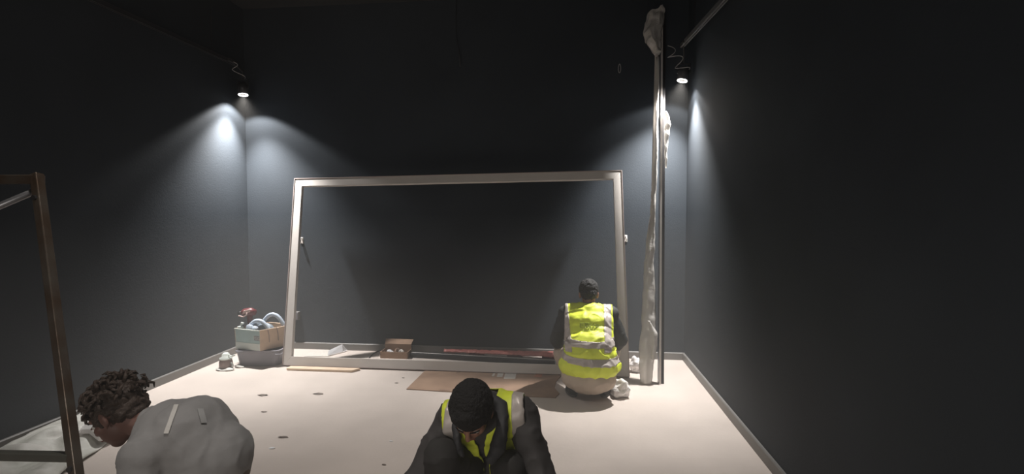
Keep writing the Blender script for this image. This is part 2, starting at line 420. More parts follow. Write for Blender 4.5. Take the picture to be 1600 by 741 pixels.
m = MB(); hc = P(440, 548, y=4.74); m.tube([V((-2.86,4.73,.12)), V((-2.84,4.69,.125)), V((-2.80,4.72,.12)), V((-2.81,4.77,.12))], .006, 8).build('tub_handle', M['tub'], tb, smooth=True)
# teal/tan cardboard box sitting on the tub
zb, zt = .160, .362
A = P(363, 517, z=zt); Bc = P(412, 523, z=zt); Cc = P(443, 507, z=zt)
Bc = V((-2.98, 4.66, zt)); A = V((-3.29, 4.73, zt)); Cc = V((-2.80, 4.97, zt)); Dd = A + (Cc-Bc)
bx = thing('teal_box', ((A+Cc)/2).xy.to_3d()+V((0,0,zb)), 'open teal and tan cardboard box full of hoses on top of the grey tub', 'box')
def side(a, b, m_, name, t=.006):
    n = (b-a).cross(V((0,0,1))).normalized()
    mb = MB(); lo_, hi = zb, zt
    aa, bb = V((a.x, a.y, 0)), V((b.x, b.y, 0)); 
    c0 = ((A+Cc)/2).xy.to_3d(); s = .955
    al, bl = c0+(aa-c0)*s, c0+(bb-c0)*s
    mb.hexa([al+V((0,0,lo_)), bl+V((0,0,lo_)), bl-n*t+V((0,0,lo_)), al-n*t+V((0,0,lo_)), aa+V((0,0,hi)), bb+V((0,0,hi)), bb-n*t+V((0,0,hi)), aa-n*t+V((0,0,hi))])
    return mb.build(name, m_, bx)
sf = side(A, Bc, M['box_teal'], 'side_panel'); side(Bc, Cc, M['box_tan'], 'side_panel'); side(Cc, Dd, M['box_tan'], 'side_panel'); side(Dd, A, M['box_tan'], 'side_panel')
MB().hexa([p for z in (zb, zb+.006) for p in [V((q.x, q.y, z)) for q in (A+(Cc-A)*.03, Bc+(Dd-Bc)*.03, Cc+(A-Cc)*.03, Dd+(Bc-Dd)*.03)]]).build('bottom_panel', M['box_tan'], bx)
# pale stripe along the lower part of the teal face and folded rim
n = (Bc-A).cross(V((0,0,1))).normalized()
def onface(s, h, o=.002):
    c0 = ((A+Cc)/2).xy.to_3d(); p = A.lerp(Bc, s); p = V((p.x, p.y, 0)); k = .955+.045*(h-zb)/(zt-zb); p = c0+(p-c0)*k
    return V((p.x, p.y, h)) + n*o
def decal(name, s0, s1, h0, h1, m_, par, o=.003):
    MB().hexa([onface(s0,h0,0), onface(s1,h0,0), onface(s1,h1,0), onface(s0,h1,0), onface(s0,h0,o), onface(s1,h0,o), onface(s1,h1,o), onface(s0,h1,o)]).build(name, m_, par)
decal('pale_stripe', 0.0, 1.0, zb+.002, zb+.07, M['box_pale'], bx)
decal('printed_label', .78, .99, .262, .307, M['tub'], bx, .002)
def text(body, loc, size, rotm, m_, par, name='lettering', ext=.0008):
    c = bpy.data.curves.new(name, 'FONT'); c.body = body; c.size = size; c.extrude = ext; c.align_x = 'CENTER'; c.align_y = 'CENTER'
    o = bpy.data.objects.new(name, c); COL.objects.link(o); c.materials.append(m_)
    dg = bpy.context.evaluated_depsgraph_get(); me = bpy.data.meshes.new_from_object(o.evaluated_get(dg)); bpy.data.objects.remove(o)
    me.name = name
    me.transform(Matrix.Translation(V(loc)-woff(par)) @ rotm.to_4x4()); ob = bpy.data.objects.new(name, me); COL.objects.link(ob); ob.parent = par
    return ob
def face_rot(nv, up=(0,0,1)):
    z = V(nv).normalized(); x = V(up).cross(z).normalized(); y = z.cross(x); return Matrix((x, y, z)).transposed()
text('FGG', onface(.885, .284, .0035), .045, face_rot(n), M['box_pale'], bx)
# rim fold
for a_, b_ in ((A, Bc), (Bc, Cc), (Cc, Dd), (Dd, A)):
    MB().tube([a_+V((0,0,0)), b_+V((0,0,0))], .005, 8).build('rim', M['box_pale'] if a_ is A else M['box_tan'], bx, smooth=True)
nt = (Cc-Bc).cross(V((0,0,1))).normalized()
for s in (.22, .48):
    p = Bc.lerp(Cc, s)
    MB().tube([p+nt*.008+V((0,0,.008)), p+nt*.003+(Cc-Bc)*.04+V((0,0,-.06)), p-nt*.0+(Cc-Bc)*.05+V((0,0,-.13))], .004, 6).build('strap', M['brownjar'], bx, smooth=True)
# hoses: two arches sticking out of the box
def arch(name, a, b, h, r, m_, label, lean=V((0,0,0)), cat='hose'):
    a, b = V(a), V(b); pts = []
    for i in range(21):
        t = i/20; p = a.lerp(b, t); k = math.sin(PI*t)**.6 if 0 < t < 1 else 0
        pts.append(p + V((0,0,h*k)) + lean*k)
    mb = MB(); mb.tube(pts, [r*(1+.05*(i % 2)) for i in range(21)], 10)
    return tag(mb.build(name, m_, None, smooth=True), label, cat)
arch('hose', (-3.22, 4.78, .22), (-2.93, 4.80, .22), .215, .019, M['hose'], 'front blue-grey hose arching out of the teal box')
arch('hose', (-3.13, 4.87, .22), (-2.84, 4.91, .24), .25, .020, M['hose'], 'rear blue-grey hose arching highest out of the teal box')
mb = MB(); mb.ell((-3.05, 4.835, .31), (.14, .06, .09)); mb.ell((-3.12, 4.83, .35), (.05, .05, .07)); crumple(mb.bm, .02, 12, 4)
tag(mb.build('cloth_bundle', M['hose_dark'], None, smooth=True), 'dark blue-grey cloth bundle stuffed in the teal box beneath the hoses', 'bundle')
mb = MB(); mb.ell((-3.13, 4.735, .37), (.040, .026, .04)); mb.ell((-3.08, 4.745, .36), (.03, .025, .03)); crumple(mb.bm, .01, 25, 2)
tag(mb.build('white_glove', M['hose'], None, smooth=True), 'pale crumpled glove at the front rim of the teal box', 'glove')
mb = MB(); mb.tube([(-3.27, 4.79, .33), (-3.25, 4.78, .39), (-3.235, 4.77, .41), (-3.215, 4.765, .405)], .012, 8); mb.ell((-3.25, 4.765, .37), (.035, .015, .012))
tag(mb.build('white_clamp', M['box_pale'], None, smooth=True), 'small white clamp hooked on the left rim of the teal box', 'clamp')
# red drill
dr = thing('cordless_drill', (-3.21, 4.86, .3), 'dark red cordless drill standing up out of the teal box', 'drill')
mb = MB(); mb.tube([(-3.28, 4.84, .50), (-3.255, 4.84, .505), (-3.19, 4.85, .51), (-3.145, 4.85, .505)], [.022, .038, .042, .03], 14); mb.build('motor_housing', M['red'], dr, smooth=True)
mb = MB(); mb.tube([(-3.20, 4.85, .49), (-3.21, 4.86, .42), (-3.20, 4.87, .36)], [.03, .024, .028], 12); mb.build('grip', M['red'], dr, smooth=True)
B('battery', (-3.20, 4.87, .335), (.09, .06, .05), M['black'], dr, bevel=.006)
MB().tube([(-3.285, 4.84, .50), (-3.32, 4.835, .497)], [.018, .010], 12).build('chuck', M['dark_metal'], dr, smooth=True)
MB().hexa([V(p) for p in ((-3.25,4.798,.495),(-3.17,4.80,.515),(-3.17,4.81,.515),(-3.25,4.81,.495),(-3.235,4.798,.53),(-3.165,4.80,.545),(-3.165,4.81,.545),(-3.235,4.81,.53))]).build('pale_panel', M['red_pale'], dr, bevel=.004)
MB().tube([(-3.29,4.80,.475), (-3.24,4.797,.468), (-3.21,4.80,.485), (-3.195,4.80,.51)], .007, 8).build('trim_stripe', M['red_pale'], dr, smooth=True)
# glue bottle / small pump left of the tub
c = P(363, 574, z=0); c.x = max(c.x-.03, XL+.12); c.y -= .05
gj = thing('small_brown_jar', c, 'small brown jar with a white cap on the floor left of the grey tub', 'jar')
MB().lathe(c, [(.055,0),(.062,.02),(.06,.07),(.05,.095),(.032,.11)], 20).build('jar_body', M['brownjar'], gj, smooth=True)
MB().lathe(c+V((0,0,.095)), [(.056,0),(.058,.012),(.035,.018),(.033,.05),(.02,.062),(.004,.064)], 20).build('cap', M['box_pale'], gj, smooth=True)
MB().tube([c+V((.02,0,.14)), c+V((.07,-.01,.125)), c+V((.10,-.01,.14))], .007, 8).build('nozzle', M['box_pale'], gj, smooth=True)
MB().tube([c+V((.055,-.01,.06)), c+V((.085,-.02,.05)), c+V((.08,-.02,.02)), c+V((.06,-.01,.02))], .008, 8).build('handle', M['box_pale'], gj, smooth=True)

# ------------------------------------------------------------------ things around the frame
wl, wr = P(446, 580, z=.0), P(552, 581, z=.0)
m = MB(); m.hexa([V((wl.x, 4.60, 0)), V((wr.x, 4.60, 0)), V((wr.x+.05, 4.68, 0)), V((wl.x+.0, 4.68, 0)), V((wl.x, 4.60, .022)), V((wr.x, 4.60, .022)), V((wr.x+.05, 4.68, .022)), V((wl.x, 4.68, .022))])
tag(m.build('wood_strip', M['wood'], None, bevel=.003), 'pale wooden strip lying in front of the left foot of the big frame', 'plank')
# cardboard sheet
cs = thing('cardboard_sheet', (-.75, 4.4, 0), 'flat brown cardboard sheet on the floor in front of the big frame', 'cardboard')
pts = [P(635, 608, z=.006), P(700, 612, z=.006), P(770, 616, z=.006), P(835, 620, z=.006), P(868, 621.5, z=.006), P(874, 615, z=.006), P(866, 606, z=.006), P(869, 596, z=.006), P(876, 588, z=.006), P(876, 583, z=.006), P(760, 577, z=.006), P(668, 575, z=.006)]
for p in pts: p.y = min(p.y, 4.715)
m = MB(); lo_ = m.verts([V((p.x, p.y, .001)) for p in pts]); hi = m.verts([V((p.x, p.y, .007)) for p in pts])
m.face(lo_[::-1]); m.face(hi)
for i in range(len(pts)): j = (i+1) % len(pts); m.face([lo_[i], lo_[j], hi[j], hi[i]])
m.build('sheet', M['cardboard'], cs)
def floor_patch(name, px, m_, par, z0=.0065, z1=.0085):
    q = [P(u, v, z=z1) for u, v in px]
    mb = MB(); lo2 = mb.verts([V((p.x, p.y, z0)) for p in q]); h2 = mb.verts([V((p.x, p.y, z1)) for p in q]); mb.face(lo2[::-1]); mb.face(h2)
    for i in range(len(q)): j = (i+1) % len(q); mb.face([lo2[i], lo2[j], h2[j], h2[i]])
    return mb.build(name, m_, par)
floor_patch('paper_label', [(787,592),(805,592),(807,582),(790,582)], M['label'], cs)
floor_patch('paper_label', [(776,589),(785,589),(787,583),(778,583)], M['label'], cs)
floor_patch('paper_label', [(768,588),(772,588),(774,583),(771,583)], M['label'], cs)
floor_patch('torn_patch', [(687,610),(703,611),(703,609.5),(687,608.5)], M['card_stain'], cs)
floor_patch('torn_patch', [(713,583),(719,582),(720,580),(714,580.5)], M['card_stain'], cs)
floor_patch('orange_mark', [(834,589),(846,590),(848,583),(838,583)], mat('orange_print', (.42,.17,.10), .8), cs)
# paper lying and folded behind the frame
def sheet_mesh(name, p, label, cat, m_, t=.003):
    p = [V(q) for q in p]; n_ = (p[1]-p[0]).cross(p[2]-p[0]).normalized()*t
    return tag(MB().hexa([q-n_/2 for q in p]+[q+n_/2 for q in p]).build(name, m_), label, cat)
yb_ = 5.12
sheet_mesh('flat_paper', [P(475,557,z=.004), P(515,557,z=.004), P(521,547,z=.004), P(492,547,z=.004)], 'flat white paper on the floor behind the left of the big frame', 'paper', M['label'])
fp = thing('folded_card', P(520, 556, z=0), 'white folded card propped up on the floor behind the big frame', 'card')
a, b = P(512, 556, z=.01), P(536, 550, z=.01)
MB().hexa([a, b, b+V((0,.012,0)), a+V((0,.012,0)), P(513,548,y=a.y+.04), P(535,538,y=b.y+.04), P(535,538,y=b.y+.045), P(513,548,y=a.y+.045)]).build('front_leaf', M['paper'], fp)
MB().hexa([b, b+V((.02,.07,0)), b+V((.014,.075,0)), b+V((-.004,.005,0)), P(535,538,y=b.y+.04), P(538,545,y=b.y+.08), P(538,545,y=b.y+.083), P(535,538,y=b.y+.045)]).build('back_leaf', M['paper'], fp)
# small open brown box
sl, sr = P(601, 555, z=0), P(641, 557, z=0); w_ = sr.x-sl.x; cx = (sl.x+sr.x)/2; cy = 5.17
sb = thing('small_open_box', (cx, cy, 0), 'small open brown cardboard box of scraps behind the bottom rail of the frame', 'box')
for c_, d_ in (((cx, cy-.07, .035), (w_, .006, .07)), ((cx-w_/2, cy, .035), (.006, .14, .07)), ((cx+w_/2, cy, .035), (.006, .14, .07)), ((cx, cy+.07, .06), (w_, .006, .12))):
    B('side_panel', c_, d_, M['cardboard'], sb)
B('bottom_panel', (cx, cy, .006), (w_-.006, .136, .006), M['cardboard'], sb)
MB().hexa([V((cx-w_/2, cy+.07, .12)), V((cx+w_/2, cy+.07, .12)), V((cx+w_/2, cy+.076, .12)), V((cx-w_/2, cy+.076, .12)), V((cx-w_/2-.01, cy+.12, .16)), V((cx+w_/2+.01, cy+.12, .16)), V((cx+w_/2+.01, cy+.126, .16)), V((cx-w_/2-.01, cy+.126, .16))]).build('flap', M['cardboard'], sb)
for i, (dx, dy, m_, lab) in enumerate(((-.05, -.02, M['paper'], 'white scrap at the left of the small open brown box'), (.06, -.01, M['label'], 'pale scrap at the right of the small open brown box'), (0, .03, M['card_stain'], 'brown scrap in the middle of the small open brown box'))):
    mb = MB(); mb.ell((cx+dx, cy+dy, .055), (.035, .02, .022)); crumple(mb.bm, .015, 30, i); tag(mb.build('paper_scrap', m_), lab, 'scrap')
# long black case + pink bubble film strip
kl, kr = P(645, 556, z=0), P(868, 567, z=0)
kc = thing('black_bar', (kl.lerp(kr, .5)), 'long flat black bar lying on the floor behind the bottom rail of the frame', 'bar')
MB().bar(kl+V((0,-.03,.022)), kr+V((0,-.06,.022)), .10, .04).build('bar_body', M['black'], kc, bevel=.004)
MB().tube([kl+V((-.01,-.03,.043)), kr+V((0,-.07,.045))], .004, 6).build('pale_edge', M['alu'], kc)
m = MB(); N = 46; g = []
for i in range(N+1):
    t = i/N; a = kl.lerp(kr, .22+.78*t); row = []
    wd = .05+.09*t
    for j in range(7):
        s = j/6; p = a + V((0, .03+wd*s*1.0, .05+.02*math.sin(s*PI)+.012*noise.noise(V((t*30, s*5, 1))))); p.z += .02*t*s; row.append(p)
    g.append(m.verts(row))
for i in range(N):
    for j in range(6): m.face([g[i][j], g[i+1][j], g[i+1][j+1], g[i][j+1]])
o = m.build('bubble_film_strip', M['pink'], None, smooth=True); md = o.modifiers.new('s', 'SOLIDIFY'); md.thickness = .006
tag(o, 'pinkish red strip of bubble film on the floor behind the black bar', 'film')
# dark bundle supports under it
for t in (.45, .72, .96):
    p = kl.lerp(kr, t); tag(B('packing_block', (p.x, p.y+.085, .022), (.16, .07, .04), M['red'], bevel=.004), {.45: 'leftmost', .72: 'middle', .96: 'rightmost'}[t]+' dark red packing block under the pink bubble film strip', 'packing', 'packing blocks under the bubble film strip')
# thin cable on the floor, wall socket
tag(MB().tube([P(577,559,z=.006), P(583,553,z=.006), P(590,549,z=.006), P(601,547,z=.006)], .006, 8).build('floor_cable', M['dark_metal'], None, smooth=True), 'short dark cable on the floor left of the small open brown box', 'cable')
c = P(462, 493, y=YB-.01)
so = thing('wall_socket', V((c.x, YB, c.z)), 'small pale socket box on the back wall beside the left of the big frame', 'socket')
B('socket_box', (c.x, YB-.02, c.z), (.10, .04, .09), M['base'], so, bevel=.005); B('faceplate', (c.x, YB-.043, c.z), (.085, .006, .075), M['tub'], so, bevel=.002)
# wire loop and hanging wires high on the back wall
c = P(968, 107, y=YB-.02)
tag(MB().tube([c+V((.012*math.sin(a*1.0), 0, .045*math.cos(a))) for a in [2*PI*k/14 for k in range(15)]], .004, 6).build('wire_loop', M['cable'], None, smooth=True), 'small pale wire loop hanging high on the back wall left of the tall profiles', 'wire')
a, b = P(713, 58, y=5.3), P(719, 104, y=5.3)
tag(MB().tube([V((a.x, 5.3, ZC)), a, a.lerp(b, .5)+V((.01,0,0)), b], .004, 6).build('hanging_wire', M['dark_metal'], None, smooth=True), 'thin wire hanging from the ceiling high above the big frame', 'wire')

# bags near the crouching worker
def bag(name, c, r, seed, label, m_=None, nu=28, nv=18, amp=.03):
    mb = MB(); mb.ell(c, r, nu=nu, nv=nv)
    for v in mb.bm.verts:
        n_ = noise.noise(v.co*16+V((seed,0,0))); n2 = noise.noise(v.co*38+V((0,seed,0)))
        v.co += (v.co-V(c)).normalized()*(n_*amp+n2*amp*.4); v.co.z = max(v.co.z, .002)
    return tag(mb.build(name, m_ or M['bag'], None, smooth=False), label, 'bag')
c = P(968, 607, y=4.22); bag('plastic_bag', (c.x+.01, 4.22, .065), (.075, .06, .075), 2, "crumpled white plastic bag by the crouching worker's right foot at the back")
c = P(989, 574, z=.05); bag('plastic_bag', (c.x+.03, 4.92, .06), (.055, .06, .085), 5, 'crumpled white plastic bag between the big frame and the wrapped profile')
# torn plastic in front of the jar
for (u, v, r, lab) in ((352, 577, .09, 'scrap of clear plastic on the floor in front of the brown jar'), (375, 573, .05, 'small scrap of plastic beside the foot of the grey tub')):
    c = P(u, v, z=.01); mb = MB()
    mb.ell((max(c.x, XL+.1), c.y, .008), (r, r*.5, .012), nu=18, nv=8); crumple(mb.bm, .012, 20, u)
    for q in mb.bm.verts: q.co.z = max(.001, q.co.z)
    tag(mb.build('plastic_scrap', M['sheet']), lab, 'scrap')
# debris on the floor
for (u, v, r, m_, lab) in ((411, 618, .05, M['dirt'], 'dark flat smear of debris on the left of the lit floor'), (497, 616, .045, M['dirt'], 'dark flat fleck on the floor below the left end of the big frame'), (443, 684, .035, M['dirt'], 'dark fleck on the floor just right of the bending worker'),
        (425, 701, .022, M['paper'], "tiny white scrap on the floor beside the bending worker's back"), (611, 690, .014, M['paper'], 'tiny white scrap on the floor left of the front worker'),
        (413, 644, .025, M['dirt'], 'faint dark fleck in the middle of the left lit floor'), (620, 599, .02, M['dirt'], 'dark crumb on the floor left of the cardboard sheet'), (630, 591, .015, M['dirt'], 'smaller dark crumb by the top left corner of the cardboard sheet'),
        (600, 727, .014, M['dirt'], "dark crumb on the floor beside the front worker's arm")):
    c = P(u, v, z=0); mb = MB(); mb.ell((c.x, c.y, .001), (r, r*.45, .005), nu=12, nv=6); crumple(mb.bm, r*.25, 30, u)
    for q in mb.bm.verts: q.co.z = max(.0005, min(q.co.z, .008))
    tag(mb.build('floor_scrap', m_), lab, 'scrap', 'scraps on the concrete floor')

# plastic sheet at lower left
m = MB(); N = 44; g = []
corner = [V((-3.50, 1.9, 0)), V((-2.72, 2.1, 0)), V((-2.98, 3.02, 0)), V((-3.50, 3.42, 0))]
for i in range(N+1):
    row = []
    for j in range(N+1):
        s, t = i/N, j/N
        p = corner[0].lerp(corner[1], s).lerp(corner[3].lerp(corner[2], s), t)
        e = min(s*1.0+.35, 1-s, 1-t+.05, t)*4; e = max(0, min(1, e))
        h = abs(noise.noise(V((p.x*2.6, p.y*2.6, 3))))*.20 + abs(noise.noise(V((p.x*7, p.y*5, 9))))*.07 + .05*max(0, 1-abs(p.x+3.5)*4)
        wob = noise.noise_vector(p*5)*.05
        p = p + V((wob.x, wob.y, 0)); p.x = max(p.x, XL+.03); p.z = .004 + h*(.15+.85*e)
        row.append(p)
    g.append(m.verts(row))
for i in range(N):
    for j in range(N): m.face([g[i][j], g[i+1][j], g[i+1][j+1], g[i][j+1]])
o = m.build('plastic_sheet', M['sheet'], None, smooth=True); md = o.modifiers.new('s', 'SOLIDIFY'); md.thickness = .003; md.offset = 1
tag(o, 'crumpled translucent plastic dust sheet on the floor by the left wall, behind the scaffold', 'sheet')
m = MB(); pts = [P(118, 690, z=.02), P(135, 671, z=.06), P(152, 670, z=.07), P(166, 682, z=.05), P(176, 684, z=.03)]
rings = []
for i, p in enumerate(pts):
    w = (.10, .11, .12, .11, .05)[i]; rings.append([p+V((0,-w/2,-.01)), p+V((0,w/2,-.01)), p+V((0.01,w/2,.03)), p+V((.01,0,.055)), p+V((0.01,-w/2,.02))])
m.rings(rings)
for q in m.bm.verts: q.co.z = max(.002, q.co.z)
tag(m.build('plastic_fold', M['bag'], None, smooth=False, bevel=.004), 'folded strip of pale plastic lying at the right edge of the dust sheet', 'sheet')

# ------------------------------------------------------------------ people
def remesh(mb, voxel, smooth=6, wr=0, wscale=10, seed=0, wstretch=V((1,1,1))):
    me = bpy.data.meshes.new('tmp'); bmesh.ops.recalc_face_normals(mb.bm, faces=mb.bm.faces); mb.bm.to_mesh(me); mb.bm.free()
    o = bpy.data.objects.new('tmp', me); COL.objects.link(o)
    r = o.modifiers.new('r', 'REMESH'); r.mode = 'VOXEL'; r.voxel_size = voxel
    s = o.modifiers.new('s', 'SMOOTH'); s.factor = .5; s.iterations = smooth
    dg = bpy.context.evaluated_depsgraph_get(); dg.update()
    me2 = bpy.data.meshes.new_from_object(o.evaluated_get(dg)); bpy.data.objects.remove(o); bpy.data.meshes.remove(me)
    out = MB(); out.bm.from_mesh(me2); bpy.data.meshes.remove(me2)
    if wr:
        out.bm.normal_update()
        for v in out.bm.verts:
            p = V((v.co.x*wstretch.x, v.co.y*wstretch.y, v.co.z*wstretch.z))*wscale
            n_ = noise.noise(p+V((seed,0,0))) + .5*noise.noise(p*2.1+V((0,seed,0)))
            r1 = 1-abs(noise.noise(p*1.3+V((0,0,seed))))*2
            v.co += v.normal*(n_*wr + max(0, r1)**3*wr*.9)
    return out
def cut(mb, co, no, clear_outer=True):      # removes the side the normal points to
    bm = mb.bm; bmesh.ops.bisect_plane(bm, geom=bm.verts[:]+bm.edges[:]+bm.faces[:], plane_co=V(co), plane_no=V(no), clear_outer=clear_outer)
def clone(mb): c_ = MB(); c_.bm = mb.bm.copy(); return c_
def kill(mb, pred):
    bm = mb.bm; fs = [f for f in bm.faces if pred(f.calc_center_median())]
    bmesh.ops.delete(bm, geom=fs, context='FACES')
    for _ in range(5):
        new = {}
        for v in bm.verts:
            be = [e for e in v.link_edges if e.is_boundary]
            if len(be) == 2: new[v] = v.co*.4 + (be[0].other_vert(v).co+be[1].other_vert(v).co)*.3
        for v, c_ in new.items(): v.co = c_
def largest(mb):
    bm = mb.bm; seen = set(); comps = []
    for v in bm.verts:
        if v in seen: continue
        st = [v]; comp = []; seen.add(v)
        while st:
            a = st.pop(); comp.append(a)
            for e in a.link_edges:
                b_ = e.other_vert(a)
                if b_ not in seen: seen.add(b_); st.append(b_)
        comps.append(comp)
    comps.sort(key=len); 
    for c_ in comps[:-1]: bmesh.ops.delete(bm, geom=c_, context='VERTS')
def shell(mb, name, m_, par, off, thick=.004):
    mb.bm.normal_update(); 
    for v in mb.bm.verts: v.co += v.normal*off
    o = mb.build(name, m_, par, smooth=True)
    md = o.modifiers.new('s', 'SOLIDIFY'); md.thickness = thick; md.offset = 1
    return o
def ik(a, b, l1, l2, pole):
    a, b = V(a), V(b); d = b-a; L = min(d.length, (l1+l2)*.998); dn = d.normalized()
    x = (l1*l1-l2*l2+L*L)/(2*L); h = math.sqrt(max(0, l1*l1-x*x)); p = V(pole); p = (p-dn*p.dot(dn)).normalized()
    return a+dn*x+p*h, a+dn*L
def hand(mb, w, d_, palm_n, side_, curl=.5, k=1.0):
    # palm + five tapered bent fingers; d_: direction from wrist, palm_n: palm-facing normal, side_: thumb side
    d_ = V(d_).normalized(); n_ = V(palm_n); n_ = (n_-d_*n_.dot(d_)).normalized(); s_ = V(side_); s_ = (s_-d_*s_.dot(d_)-n_*s_.dot(n_)).normalized()
    rot = Matrix((s_, d_, n_)).transposed()
    mb.ell(w+d_*.045*k, (.040*k, .052*k, .017*k), rot); mb.cap(w-d_*.01, w+d_*.03*k, .024*k, .026*k)
    for i, (o_, L) in enumerate(((.030, .072), (.010, .080), (-.010, .075), (-.028, .060))):
        p0 = w + d_*.082*k + s_*o_*k; dirn = (d_ + s_*o_*2).normalized(); p = p0; ang = 0
        for seg, fr_ in enumerate((.45, .30, .25)):
            ang += curl*(.55+.25*seg); dv = dirn*math.cos(ang)+n_*math.sin(ang)
            q = p + dv*L*fr_*k; mb.cap(p, q, (.0095-.001*seg)*k, (.0088-.001*seg)*k); p = q
    p = w + d_*.02*k + s_*.028*k; dv = (d_*.65+s_*.75+n_*.2).normalized()
    q = p+dv*.038*k; mb.cap(p, q, .0125*k, .011*k); q2 = q + (d_*.85+s_*.25+n_*.45).normalized()*.032*k; mb.cap(q, q2, .0105*k, .009*k)

def person(label, j, look, mats, outfit, name='person'):
    """j: joints in world space; look: (face_dir, head_up); outfit: garment switches"""
    root = thing(name, j['base'], label, 'person')
    f = V(look[0]).normalized(); u = V(look[1]); u = (u-f*u.dot(f)).normalized(); rt = f.cross(u)      # rt: head's right-hand axis
    HR = Matrix((rt, f, u)).transposed(); hc = V(j['head'])
    def H(x_, y_, z_): return hc + HR @ V((x_, y_, z_))
    hips, knees, ank, shs, elb, wri = j['hips'], j['knees'], j['ankles'], j['shoulders'], j['elbows'], j['wrists']
    pelvis, waist, chest, neck = V(j['pelvis']), V(j['waist']), V(j['chest']), V(j['neck'])
    sdir = (V(shs[1])-V(shs[0])).normalized()
    def torso(mb, e):
        def trot(a, b):
            z_ = (b-a).normalized(); x_ = (sdir-z_*sdir.dot(z_)).normalized(); y_ = z_.cross(x_); return Matrix((x_, y_, z_)).transposed()
        spine = [pelvis, pelvis.lerp(waist, .5), waist, waist.lerp(chest, .5), chest, chest.lerp(neck, .45)]
        wx = [.155, .155, .150, .155, .165, .135]; wy = [.115, .112, .105, .11, .115, .09]
        R_ = []
        for i, p in enumerate(spine):
            q0 = spine[max(i-1, 0)]; q1 = spine[min(i+1, 5)]; r_ = trot(q0, q1)
            mb.ell(p, ((wx[i])*outfit.get('wide', 1)+e, wy[i]+e, .10+e), r_, 20, 12)
        for s_ in shs: mb.cap(chest.lerp(neck, .35).lerp(V(s_), .45), V(s_), .075+e, .058+e)
    def arm(mb, i, e, to_wrist=True, frac=1):
        mb.cap(shs[i], elb[i], .052+e, .040+e); w_ = V(elb[i]).lerp(V(wri[i]), frac); mb.cap(elb[i], w_, .040+e, (.024 if frac > .95 else .03)+e)
    def leg(mb, i, e, frac=1):
        mb.cap(hips[i], knees[i], .085+e, .056+e); mb.cap(pelvis, hips[i], .10+e, .09+e)
        a_ = V(knees[i]).lerp(V(ank[i]), frac); c_ = V(knees[i]).lerp(V(ank[i]), .35); back_ = (V(hips[i])-c_); back_.normalize()
        mb.cap(knees[i], c_+back_*.01, .055+e, .052+e); mb.cap(c_+back_*.01, a_, .052+e, .034+e)
    # ---- continuous body
    mb = MB(); torso(mb, 0)
    for i in (0, 1):
        arm(mb, i, 0); leg(mb, i, 0)
        hd = V(j['hand_dir'][i]); hand(mb, V(wri[i]), hd, j['palm'][i], j['thumb'][i], j.get('curl', .5), .95)
        t_ = V(j['toe'][i]).normalized(); a_ = V(ank[i]); mb.cap(a_+V((0,0,-.035))-t_*.02, a_+t_*.14+V((0,0,-.045)), .034, .026)
    mb.cap(neck, H(0, -.025, -.04), .056, .052)
    # head
    mb.ell(H(0, -.012, .028), (.075, .093, .088), HR, 24, 16); mb.ell(H(0, .022, -.045), (.058, .066, .062), HR, 20, 12)
    mb.ell(H(0, .052, -.088), (.028, .026, .024), HR); mb.ell(H(0, .06, .022), (.056, .022, .014), HR)
    for s_ in (-1, 1):
        mb.ell(H(s_*.040, .052, -.022), (.020, .024, .018), HR)
        mb.ell(H(s_*.077, -.008, -.008), (.008, .018, .031), HR @ Matrix.Rotation(s_*.25, 3, 'Z')); mb.ell(H(s_*.074, -.002, -.03), (.008, .010, .012), HR)
    mb.cap(H(0, .082, .008), H(0, .102, -.022), .008, .012); mb.ell(H(0, .094, -.026), (.018, .012, .010), HR)
    mb.ell(H(0, .082, -.052), (.024, .012, .007), HR); mb.ell(H(0, .080, -.064), (.020, .012, .007), HR)
    body = remesh(mb, .0062, 3); largest(body)
    bo = body.build('body', mats['skin'], root, smooth=True)
    for s_ in (-1, 1):
        e = MB().ell(H(s_*.031, .068, -.002), (.0125,)*3).build('eye', M['eye'], root, smooth=True)
        MB().ell(H(s_*.031, .0785, -.003), (.0055, .003, .0055), HR).build('iris', M['iris'], e, smooth=True)
        MB().tube([H(s_*.014, .086, .018), H(s_*.032, .083, .024), H(s_*.05, .07, .018)], [.003, .0035, .002], 6).build('eyebrow', mats['hair'], root, smooth=True)
        MB().tube([H(s_*.019, .0815, -.003), H(s_*.031, .0825, .004), H(s_*.043, .0765, -.002)], .003, 6).build('eyelid', mats['skin'], root, smooth=True)
    MB().tube([H(-.022, .088, -.058), H(0, .0945, -.057), H(.022, .088, -.058)], [.002, .0035, .002], 6).build('mouth', M['lip'], root, smooth=True)
    # ---- hair
    mb = MB(); hs = outfit.get('hair', 1.0); mb.ell(H(0, -.020, .042), (.085*hs, .098*hs, .088*hs), HR, 30, 20); mb.ell(H(0, -.055, -.005), (.072*hs, .06, .06), HR, 24, 14)
    mb.ell(H(0, .045, .088), (.055, .045, .035), HR)
    for s_ in (-1, 1): mb.ell(H(s_*.070, .012, .005), (.012, .02, .032), HR)
    hm = remesh(mb, .006, 3); hw = outfit.get('hairwild', .004)
    for v in hm.bm.verts:
        v.co += v.normal*(noise.noise(v.co*outfit.get('hairscale', 55))*hw*2 + noise.noise(v.co*outfit.get('hairscale', 55)*2.3)*hw)
    inv = HR.transposed()
    def hp(c_):
        q = inv @ (c_-hc)
        return (q.y > .062 and q.z < outfit.get('fringe', .062)) or (q.y > .03 and q.z < .03 and abs(q.x) < .067)
    kill(hm, hp)
    o = hm.build('hair', mats['hair'], root, smooth=True)
